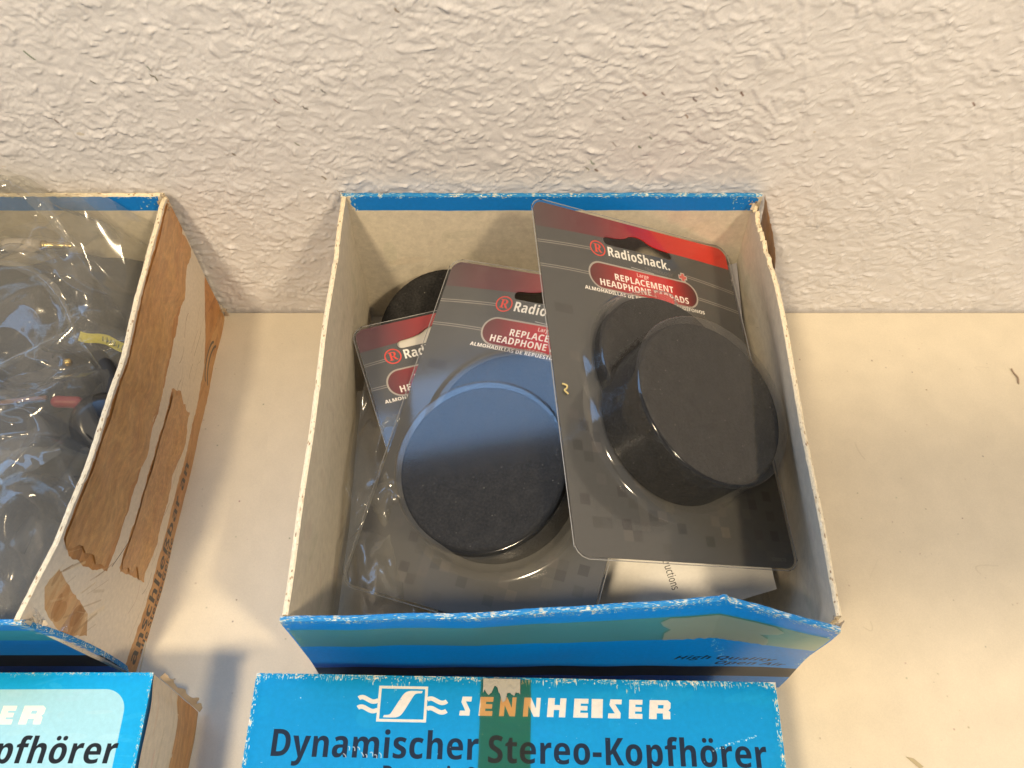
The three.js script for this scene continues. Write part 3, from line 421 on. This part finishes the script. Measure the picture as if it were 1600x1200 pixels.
// ---------------------------------------------------------------- contents of the left carton
{
  const black = std({ color: lin(0.016, 0.016, 0.017), roughness: 0.6 }), gloss = phys({ color: lin(0.012, 0.012, 0.013), roughness: 0.25 });
  const t = thing('headphones', 'black headphones with foam ear pads lying in the left carton under the bag', 'headphones');
  const padProf = [[0.0001, 0.012], [0.02, 0.013], [0.031, 0.017], [0.037, 0.014], [0.0385, 0.007], [0.036, 0.001], [0.03, -0.004], [0.0001, -0.006]].map(p => new THREE.Vector2(...p));
  const padG = () => { const g = new THREE.LatheGeometry(new THREE.SplineCurve(padProf).getPoints(40), 56), p = g.attributes.position, uv = g.attributes.uv; for (let i = 0; i < p.count; i++) uv.setXY(i, p.getX(i), p.getZ(i)); return g; };
  const darkFoam = foam;
  const a = part('ear_pad', padG(), darkFoam, t); a.position.set(-0.214, 0.045, 0.172); a.rotation.set(0.25, 0.3, 0.1);
  const b = part('ear_pad', padG(), darkFoam, t); b.position.set(-0.232, 0.050, 0.062); b.rotation.set(0.1, 0.3, -0.15);
  const cup = part('ear_cup', new THREE.LatheGeometry([[0.0001, 0.012], [0.010, 0.0115], [0.0135, 0.009], [0.015, 0.004], [0.015, -0.012], [0.0001, -0.013]].map(p => new THREE.Vector2(...p)), 40), gloss, t); cup.position.set(-0.1885, 0.062, 0.112); cup.rotation.set(0.35, 0, -0.5);
  part('headband', tube([[-0.232, 0.058, 0.062], [-0.20, 0.066, 0.075], [-0.186, 0.066, 0.098], [-0.19, 0.064, 0.125], [-0.205, 0.060, 0.150], [-0.214, 0.058, 0.172]], 0.0042, 60, 10), black, t);
  part('red_marker', new THREE.CapsuleGeometry(0.0028, 0.009, 4, 12).rotateZ(1.5), std({ color: lin(0.36, 0.015, 0.025), roughness: 0.4 }), t, 'red side marker').position.set(-0.205, 0.069, 0.1035);
  part('rivet', new THREE.SphereGeometry(0.0021, 12, 8), std({ color: lin(0.8, 0.55, 0.18), metalness: 1, roughness: 0.25 }), t, 'small brass rivet').position.set(-0.209, 0.071, 0.083);
  part('wire', tube([[-0.262, 0.064, 0.112], [-0.235, 0.069, 0.104], [-0.214, 0.0705, 0.102]], 0.0011, 30, 6), std({ color: lin(0.22, 0.08, 0.03), roughness: 0.5 }), t, 'thin brown wire');
  // cable with its plug
  const k = thing('audio_cable', 'coiled black audio cable with a gold plug in the left carton', 'cable');
  part('cord', tube([[-0.252, 0.079, 0.020], [-0.275, 0.076, 0.028], [-0.285, 0.06, 0.05], [-0.255, 0.058, 0.045], [-0.215, 0.055, 0.028], [-0.190, 0.05, 0.05], [-0.205, 0.047, 0.10], [-0.25, 0.04, 0.13], [-0.29, 0.04, 0.10]], 0.0021, 160, 8), black, k);
  const pl = part('plug', new THREE.LatheGeometry([[0.0001, 0], [0.0030, 0.0005], [0.0036, 0.003], [0.0036, 0.017], [0.0028, 0.0195], [0.0001, 0.0197]].map(p => new THREE.Vector2(...p)), 20).rotateZ(-Math.PI / 2), std({ color: lin(0.38, 0.34, 0.29), roughness: 0.35 }), k); pl.position.set(-0.254, 0.0800, 0.0185); pl.rotation.y = -0.02;
  part('tip', new THREE.LatheGeometry([[0.0001, 0], [0.0026, 0.0003], [0.0026, 0.002], [0.00175, 0.0024], [0.00175, 0.0062], [0.0014, 0.0066], [0.0018, 0.0072], [0.0017, 0.011], [0.0011, 0.0122], [0.0018, 0.0132], [0.0001, 0.0155]].map(p => new THREE.Vector2(...p)), 20).rotateZ(-Math.PI / 2).translate(0.0195, 0, 0), std({ color: lin(0.9, 0.66, 0.26), metalness: 1, roughness: 0.22 }), pl);
  // lining of black cloth under everything
  reseed(103);
  const cl = surface(60, 80, (u, v) => [lerp(-0.370, -0.1765, u), 0.046 + 0.014 * sstep(0.3, 0, v) + 0.010 * fbm(u * 3, v * 4, 3) + 0.007 * vnoise(u * 6, v * 3), lerp(0.012, 0.206, v)]);
  single('black_cloth', cl, std({ color: lin(0.020, 0.019, 0.018), roughness: 0.9 }), 'dark folded cloth lying under the headphones in the left carton', 'cloth');
  const tg = canvas(256, 64, (x, w, h) => { x.fillStyle = 'rgb(208,196,40)'; x.fillRect(0, 0, w, h); x.strokeStyle = 'rgba(50,60,20,0.8)'; x.lineWidth = 5; for (let i = 0; i < 6; i++) { const a = 120 + i * 20; x.beginPath(); x.moveTo(a, 18 + rr(-4, 4)); x.lineTo(a + rr(-3, 5), 46); if (i % 2) x.lineTo(a + 10, 30); x.stroke(); } grain(x, w, h, 0.2, 2); });
  const tag = single('yellow_tag', surface(12, 4, (u, v) => [lerp(-0.2085, -0.1850, u), 0.0690 - 0.004 * u + 0.0012 * Math.sin(u * 5), lerp(0.0635, 0.0690, v) + 0.0035 * u + 0.0008 * Math.sin(u * 9)], (u, v) => [u, 1 - v]), std({ map: tex(tg), roughness: 0.6 }), 'bright yellow paper tag inside the bag in the left carton', 'tag');
  // the bag, bulging above the rim at the back
  const bag = film(107, 150, 200, (u, v) => { const x = lerp(-0.345, -0.1762, u), z = lerp(0.0075, 0.212, v); const crest = 0.034 * Math.exp(-(((u - 0.66) / 0.22) ** 2)) * Math.exp(-((v / 0.16) ** 2)); const side = -0.022 * sstep(0.82, 1, u) * (1 - 0.5 * v); return [x, 0.0840 + crest + side - 0.010 * sstep(0.55, 1, v), z]; }, [4.2, 5.2], 0.030, 0.04);
  const bg = thing('clear_bag', 'large crumpled clear plastic bag bulging out of the left carton', 'plastic bag');
  part('bag_sheet', bag, filmMat, bg);
  part('bag_sheet', film(149, 120, 160, (u, v) => [lerp(-0.345, -0.1775, u), 0.0755 + 0.012 * Math.exp(-((v / 0.2) ** 2)) - 0.012 * sstep(0.8, 1, u) - 0.004 * v, lerp(0.0095, 0.2105, v)], [5.2, 6.3], 0.020, 0.04), filmMat, bg);
  part('bag_mouth', film(157, 90, 40, (u, v) => { const e = Math.max(0, Math.sin(u * 3.14159)); return [lerp(-0.300, -0.1985, u), 0.078 + 0.044 * v * Math.pow(e, 0.6) + 0.004 * vnoise(u * 7, v * 2), 0.0125 - 0.004 * v + 0.003 * vnoise(u * 8, v * 3)]; }, [7, 3], 0.006, 0.05), foldMat, bg);
  // doubled folds of the film, lying over the sheet
  const fold = (pts, w) => { const cv = new THREE.CatmullRomCurve3(pts.map(p => new THREE.Vector3(...p))); part('bag_fold', surface(70, 5, (u, v) => { const p = cv.getPoint(u), d = cv.getTangent(u), k = w * Math.sin(Math.PI * clamp(u * 0.9 + 0.05)) * (1 + 0.4 * vnoise(u * 6, w * 900)); const nx = -d.z, nz = d.x, q = v - 0.5; return [p.x + nx * k * q, p.y + 0.0016 * Math.cos(q * 3.0) + 0.0006 * vnoise(u * 20, v * 3), p.z + nz * k * q]; }), foldMat, bg); };
  fold([[-0.262, 0.098, 0.048], [-0.236, 0.099, 0.046], [-0.216, 0.097, 0.055], [-0.204, 0.093, 0.070], [-0.198, 0.088, 0.084]], 0.0050);
  fold([[-0.262, 0.096, 0.128], [-0.236, 0.097, 0.112], [-0.212, 0.096, 0.093], [-0.200, 0.092, 0.082], [-0.184, 0.086, 0.097]], 0.0034);
  fold([[-0.262, 0.094, 0.170], [-0.236, 0.096, 0.158], [-0.210, 0.095, 0.150], [-0.190, 0.090, 0.140]], 0.018);
  fold([[-0.256, 0.118, 0.010], [-0.238, 0.122, 0.013], [-0.222, 0.114, 0.020], [-0.209, 0.100, 0.034]], 0.012);
}

// ---------------------------------------------------------------- closed cartons in front
function wear(x, w, h, m, sides) {
  const P = PAPER;
  if (sides.includes('t')) { chips(x, 800, (a, b) => [bunch(a, 13) * w, b * b * m * 0.6], P, m * 0.35, m * 0.12); chips(x, 420, (a, b) => [bunch(a, 19) * w, m * 0.2 + b * m * (0.5 + 1.8 * Math.max(0, vnoise(a * 9, 3)))], P, m * 0.75, m * 0.07, true); }
  if (sides.includes('l')) { chips(x, 900, (a, b) => [b * b * m * 0.6, bunch(a, 31) * h], P, m * 0.45, m * 0.10, true); }
  if (sides.includes('r')) { chips(x, 900, (a, b) => [w - b * b * m * 0.6, bunch(a, 29) * h], P, m * 0.45, m * 0.10, true); }
}
const GLYPH = {                                                           // heavy block capitals drawn as polygons on a 10 x 10 grid
  S: [[[2.2, 0], [10, 0], [9.6, 2.6], [5.2, 2.6], [8.8, 7.2], [8.4, 10], [0, 10], [0.4, 7.4], [4.8, 7.4], [1.4, 3.0]]],
  E: [[[1, 0], [10, 0], [9.7, 2.6], [5, 2.6], [4.9, 3.8], [9.2, 3.8], [9, 6.2], [4.6, 6.2], [4.5, 7.4], [9.4, 7.4], [9.2, 10], [0, 10]]],
  N: [[[0.8, 0], [4.6, 0], [7.2, 5.6], [7.6, 0], [10, 0], [9.2, 10], [6.0, 10], [3.2, 4.4], [2.8, 10], [0, 10]]],
  H: [[[0.8, 0], [4.2, 0], [3.9, 3.6], [6.6, 3.6], [6.9, 0], [10, 0], [9.2, 10], [6.0, 10], [6.3, 6.3], [3.6, 6.3], [3.3, 10], [0, 10]]],
  I: [[[0.8, 0], [10, 0], [9.2, 10], [0, 10]]],
  R: [[[0.8, 0], [8.8, 0], [10, 1.4], [9.8, 4.2], [8.8, 5.4], [9.6, 6.2], [9.4, 10], [6.2, 10], [6.2, 7], [3.6, 7], [3.4, 10], [0, 10]], [[4.4, 2.6], [4.2, 4.4], [6.6, 4.4], [6.8, 2.6]]],
};
const PLACES = [[0, 0.058], [0.091, 0.07], [0.188, 0.082], [0.300, 0.085], [0.413, 0.094], [0.537, 0.075], [0.622, 0.058], [0.700, 0.07], [0.798, 0.07], [0.893, 0.107]];
function blockText(x, s, x0, y0, W, gh, color) { x.fillStyle = color; [...s].forEach((ch, i) => { x.beginPath(); for (const poly of GLYPH[ch]) poly.forEach(([a, b], k) => { const px = x0 + W * (PLACES[i][0] + a / 10 * PLACES[i][1]), py = y0 + b / 10 * gh; k ? x.lineTo(px, py) : (x.closePath(), x.moveTo(px, py)); }); x.fill('evenodd'); }); }
function fitText(x, s, font, x0, x1, y, sy = 1) { x.font = font; x.save(); x.translate(x0, y); x.scale((x1 - x0) / x.measureText(s).width, sy); x.fillText(s, 0, 0); x.restore(); }
function carton(t, W, H, Dp, top, sideMats) {                             // lid panel and body, origin at the back left foot
  const bodyG = new RoundedBoxGeometry(W - 0.0006, H - 0.0016, Dp - 0.0006, 3, 0.0012); bodyG.translate(W / 2, (H - 0.0016) / 2, Dp / 2);
  part('body', bodyG, sideMats, t);
  const n = 60, r = 0.0013;
  const g = surface(n, n, (u, v) => { const x = u * W, z = v * Dp, e = Math.min(x, W - x, z, Dp - z); return [x, H - r * Math.max(0, 1 - e / r) ** 2 + 0.00035 * vnoise(u * 5, v * 5), z]; }, (u, v) => [u, 1 - v]);
  part('top_panel', g, top, t);
}
{
  const t = thing('closed_carton', 'closed blue carton in front with white lettering and a strip of amber tape', 'box', 'closed blue cartons at the bottom edge');
  t.position.set(-0.1015, 0, 0.2256); t.rotation.y = -0.01798;
  const W = 0.2057, H = 0.064, Dp = 0.200; reseed(109);
  const c = canvas(2048, 2048, (x, w, h) => {
    const S = w / 205.7, Sy = h / 200; x.fillStyle = 'rgb(12,136,192)'; x.fillRect(0, 0, w, h);
    for (let k = 0; k < 200; k++) { x.fillStyle = `rgba(${rr(20, 60)},${rr(140, 175)},${rr(190, 215)},${rr(0.04, 0.14)})`; x.beginPath(); x.ellipse(rnd() * w, rnd() * h * 0.4, rr(10, 120), rr(6, 40), rr(-0.3, 0.3), 0, 7); x.fill(); }
    const ink = 'rgb(214,208,198)';
    // emblem: framed slanted stroke with a pair of waves on each side
    x.strokeStyle = ink; x.lineWidth = 1.1 * S; x.strokeRect(49.9 * S, 4.9 * Sy, 18.2 * S, 12.6 * Sy);
    x.fillStyle = ink; x.beginPath(); x.moveTo(66.6 * S, 6.1 * Sy); x.lineTo(62.6 * S, 6.1 * Sy); x.bezierCurveTo(60.2 * S, 6.1 * Sy, 59.4 * S, 7 * Sy, 58.4 * S, 8.6 * Sy); x.lineTo(54.9 * S, 14.6 * Sy); x.bezierCurveTo(54.4 * S, 15.4 * Sy, 53.8 * S, 15.5 * Sy, 52.2 * S, 15.5 * Sy); x.lineTo(51.9 * S, 16.4 * Sy); x.lineTo(55.8 * S, 16.4 * Sy); x.bezierCurveTo(58 * S, 16.4 * Sy, 58.8 * S, 15.6 * Sy, 59.8 * S, 14 * Sy); x.lineTo(63.2 * S, 8 * Sy); x.bezierCurveTo(63.8 * S, 7.1 * Sy, 64.4 * S, 7 * Sy, 66.3 * S, 7 * Sy); x.closePath(); x.fill();
    x.lineWidth = 1.75 * S; for (const [a, b] of [[41.8, 49.6], [68.6, 76.3]]) for (const y of [9.6, 13.2]) { x.beginPath(); x.moveTo(a * S, (y - 0.2) * Sy); x.bezierCurveTo((a + 2.6) * S, (y - 2.1) * Sy, (a + 4.6) * S, (y + 2.6) * Sy, b * S, (y + 0.3) * Sy); x.stroke(); }
    blockText(x, 'SENNHEISER', 81.3 * S, 8.0 * Sy, 82.2 * S, 7.2 * Sy, ink);
    x.fillStyle = 'rgb(26,40,58)'; x.textBaseline = 'alphabetic';
    fitText(x, 'Dynamischer', 'bold 150px sans-serif', 9.4 * S, 89.5 * S, 31.4 * Sy, 0.95); fitText(x, 'Stereo-Kopfhörer', 'bold 150px sans-serif', 92.4 * S, 198.8 * S, 32.4 * Sy, 0.95);
    fitText(x, 'Dynamic Stereo Headphones', 'bold 84px sans-serif', 53 * S, 152 * S, 39.8 * Sy, 1);
    wear(x, w, h, 34, 'tlr');
    x.strokeStyle = 'rgba(190,196,200,0.75)'; x.lineWidth = 4; for (let k = 0; k < 9; k++) { const a = (38 + k * 1.7) * S, b = (28.5 + rr(-1, 2.5)) * Sy; x.beginPath(); x.moveTo(a, b); x.quadraticCurveTo(a + rr(6, 14), b + rr(-18, 8), a + rr(4, 12), b + rr(8, 24)); x.stroke(); }
    chips(x, 120, (a, b) => [a * w, b * h * 0.3], ['rgb(200,215,222)', 'rgb(90,170,210)'], 6, 2.4); for (let k = 0; k < 14; k++) chips(x, 3, (a, b) => [(178 + k * 1.3 + a) * S, (26 - k * 0.45 + b) * Sy], ['rgb(190,210,220)'], 9, 4);
    grain(x, w, h, 0.05, 1);
  });
  const side = std({ color: lin(0.02, 0.22, 0.52), roughness: 0.5 });
  carton(t, W, H, Dp, phys({ map: tex(c), roughness: 0.5, specularIntensity: 0.3 }), side);
  const tp = surface(8, 60, (u, v) => [lerp(0.0893, 0.1090, u) + (u === 0 || u === 1 ? 0.0003 * vnoise(v * 50, u * 9) : 0), H + 0.00075 + 0.00035 * vnoise(lerp(0.434, 0.53, u) * 5, v * 5) + 0.0003 * Math.max(0, vnoise(u * 3, v * 26)), lerp(0.0014, Dp - 0.002, v)]);
  part('tape_strip', tp, phys({ color: lin(0.86, 0.63, 0.34), transmission: 1, thickness: 0, roughness: 0.3, ior: 1.45 }), t, 'amber see-through tape across the top');
  reseed(113);
  const tornTop = surface(26, 14, (u, v) => { const e = 0.0085 * (0.35 + 0.65 * Math.max(0, vnoise(u * 4.5, 3) + 0.5)); return [0.0903 + 0.0145 * u, H + 0.0013 + 0.00025 * vnoise(u * 9, v * 4), 0.0012 + e * v * (v === 1 ? 1 + 0.3 * vnoise(u * 30, 2) : 1)]; });
  part('torn_paper', tornTop, std({ color: lin(0.36, 0.33, 0.27), roughness: 1 }), t, 'grey torn paper at the end of the tape');
}
{
  const t = thing('closed_carton', 'closed carton in the lower left corner with a pale rounded print panel', 'box', 'closed blue cartons at the bottom edge');
  const W = 0.2057, H = 0.064, Dp = 0.200; t.position.set(-0.1425 - W, 0, 0.2254); reseed(127);
  const c = canvas(2048, 2048, (x, w, h) => {
    const S = w / 205.7, Sy = h / 200, R = 205.7; x.fillStyle = 'rgb(20,160,214)'; x.fillRect(0, 0, w, h);
    x.fillStyle = 'rgb(158,206,214)'; x.beginPath(); x.roundRect(8 * S, 6.9 * Sy, (R - 16.0) * S, 190 * Sy, 9 * S); x.fill();
    for (let k = 0; k < 160; k++) { x.fillStyle = `rgba(${rr(180, 220)},${rr(215, 230)},${rr(215, 230)},${rr(0.03, 0.10)})`; x.beginPath(); x.ellipse(rr(0.5, 1) * w, rnd() * h * 0.3, rr(6, 60), rr(3, 16), rr(-0.5, 0.5), 0, 7); x.fill(); }
    blockText(x, 'SENNHEISER', (R - 38.6 - 86) * S, 13.2 * Sy, 86 * S, 7 * Sy, 'rgb(244,238,218)');
    x.fillStyle = 'rgb(30,34,38)'; x.save(); x.transform(1, 0, -0.08, 1, 0.08 * 33 * Sy, 0); fitText(x, 'Dynamischer Stereo-Kopfhörer', 'bold 150px sans-serif', 8 * S, (R - 7.6) * S, 34.4 * Sy, 0.9); x.restore();
    wear(x, w, h, 18, 'tr'); grain(x, w, h, 0.04, 1);
  });
  carton(t, W, H, Dp, phys({ map: tex(c), roughness: 0.5, specularIntensity: 0.3 }), std({ color: lin(0.02, 0.22, 0.52), roughness: 0.5 }));
  // end board: pale paper with a curling strip of brown tape
  const rc = canvas(1024, 512, (x, w, h) => { x.fillStyle = 'rgb(224,206,178)'; x.fillRect(0, 0, w, h); x.drawImage(kraft.map.image, 0, 0, 512, 512, 0, 0.50 * h, w, 0.50 * h); for (let k = 0; k < 60; k++) { x.fillStyle = `rgba(${rr(190, 225)},${rr(150, 190)},${rr(110, 150)},${rr(0.1, 0.3)})`; x.beginPath(); x.ellipse(rnd() * w, rnd() * h * 0.5, rr(10, 80), rr(2, 9), 0, 0, 7); x.fill(); } chips(x, 90, (a, b) => [a * w, (0.49 + 0.04 * b) * h], ['rgb(214,150,80)', 'rgb(232,214,184)'], 30, 6); grain(x, w, h, 0.08, 1); });
  part('end_board', surface(60, 16, (u, v) => [W + 0.0006 + 0.0022 * Math.sin(v * 2.6) * sstep(0, 0.06, u) + 0.0005 * vnoise(u * 9, v * 4), lerp(0.001, H - 0.0006, v), lerp(0.0008, Dp - 0.001, u)]), phys({ map: tex(rc), roughness: 0.5 }), t, 'paper covered end with brown tape');
  const flap = surface(60, 6, (u, v) => { const rag = 0.0010 + 0.0045 * Math.max(0, vnoise(u * 5, 12) + 0.2) * sstep(1, 0.7, u) + 0.0004 * vnoise(u * 22, 5); return [W + 0.0022 + rag * v * (v === 1 ? 1 + 0.12 * vnoise(u * 50, 9) : 1), lerp(0.0615, 0.004, u) + 0.0015 * v * vnoise(u * 9, 3), 0.0016 - 0.0018 * v + 0.0022 * v * v * vnoise(u * 7, 6)]; });
  part('torn_paper', flap, std({ color: lin(0.52, 0.40, 0.27), roughness: 1 }), t, 'torn curls of paper at the corner');
}

// ---------------------------------------------------------------- crumbs
single('wood_sliver', tube([[0.2795, 0.0006, 0.0500], [0.2800, 0.0010, 0.0465], [0.2788, 0.0006, 0.0430], [0.2780, 0.0011, 0.0405]], 0.00045, 20, 6), std({ color: lin(0.36, 0.27, 0.20) }), 'tiny curled brown sliver on the table near the right edge', 'sliver');
{ const pts = [[-0.004, 0], [-0.001, 0.0012], [0.004, 0.0004], [0.003, -0.0012]].map(p => new THREE.Vector2(...p)); const g = lie(new THREE.ExtrudeGeometry(new THREE.Shape(pts), { depth: 0.0003, bevelEnabled: false })); g.rotateY(-0.6); g.translate(0.1775, 0.0002, 0.2475); single('paper_shred', g, std({ color: lin(0.45, 0.38, 0.24) }), 'small pale shred lying on the table at the lower right', 'paper shred'); }

{ const g = tube([[-0.0016, 0, -0.0022], [0.0006, 0.0003, -0.0016], [0.0002, 0.0002, 0], [-0.0008, 0.0003, 0.0009], [0.0012, 0.0001, 0.0022]], 0.00042, 24, 5); g.rotateZ(-0.49); g.translate(0.0226, 0.1042, 0.1183); single('paper_fleck', g, std({ color: lin(0.62, 0.50, 0.22) }), 'tiny pale yellow fleck on the left margin of the topmost blister pack', 'fleck'); }

renderer.render(scene, camera);
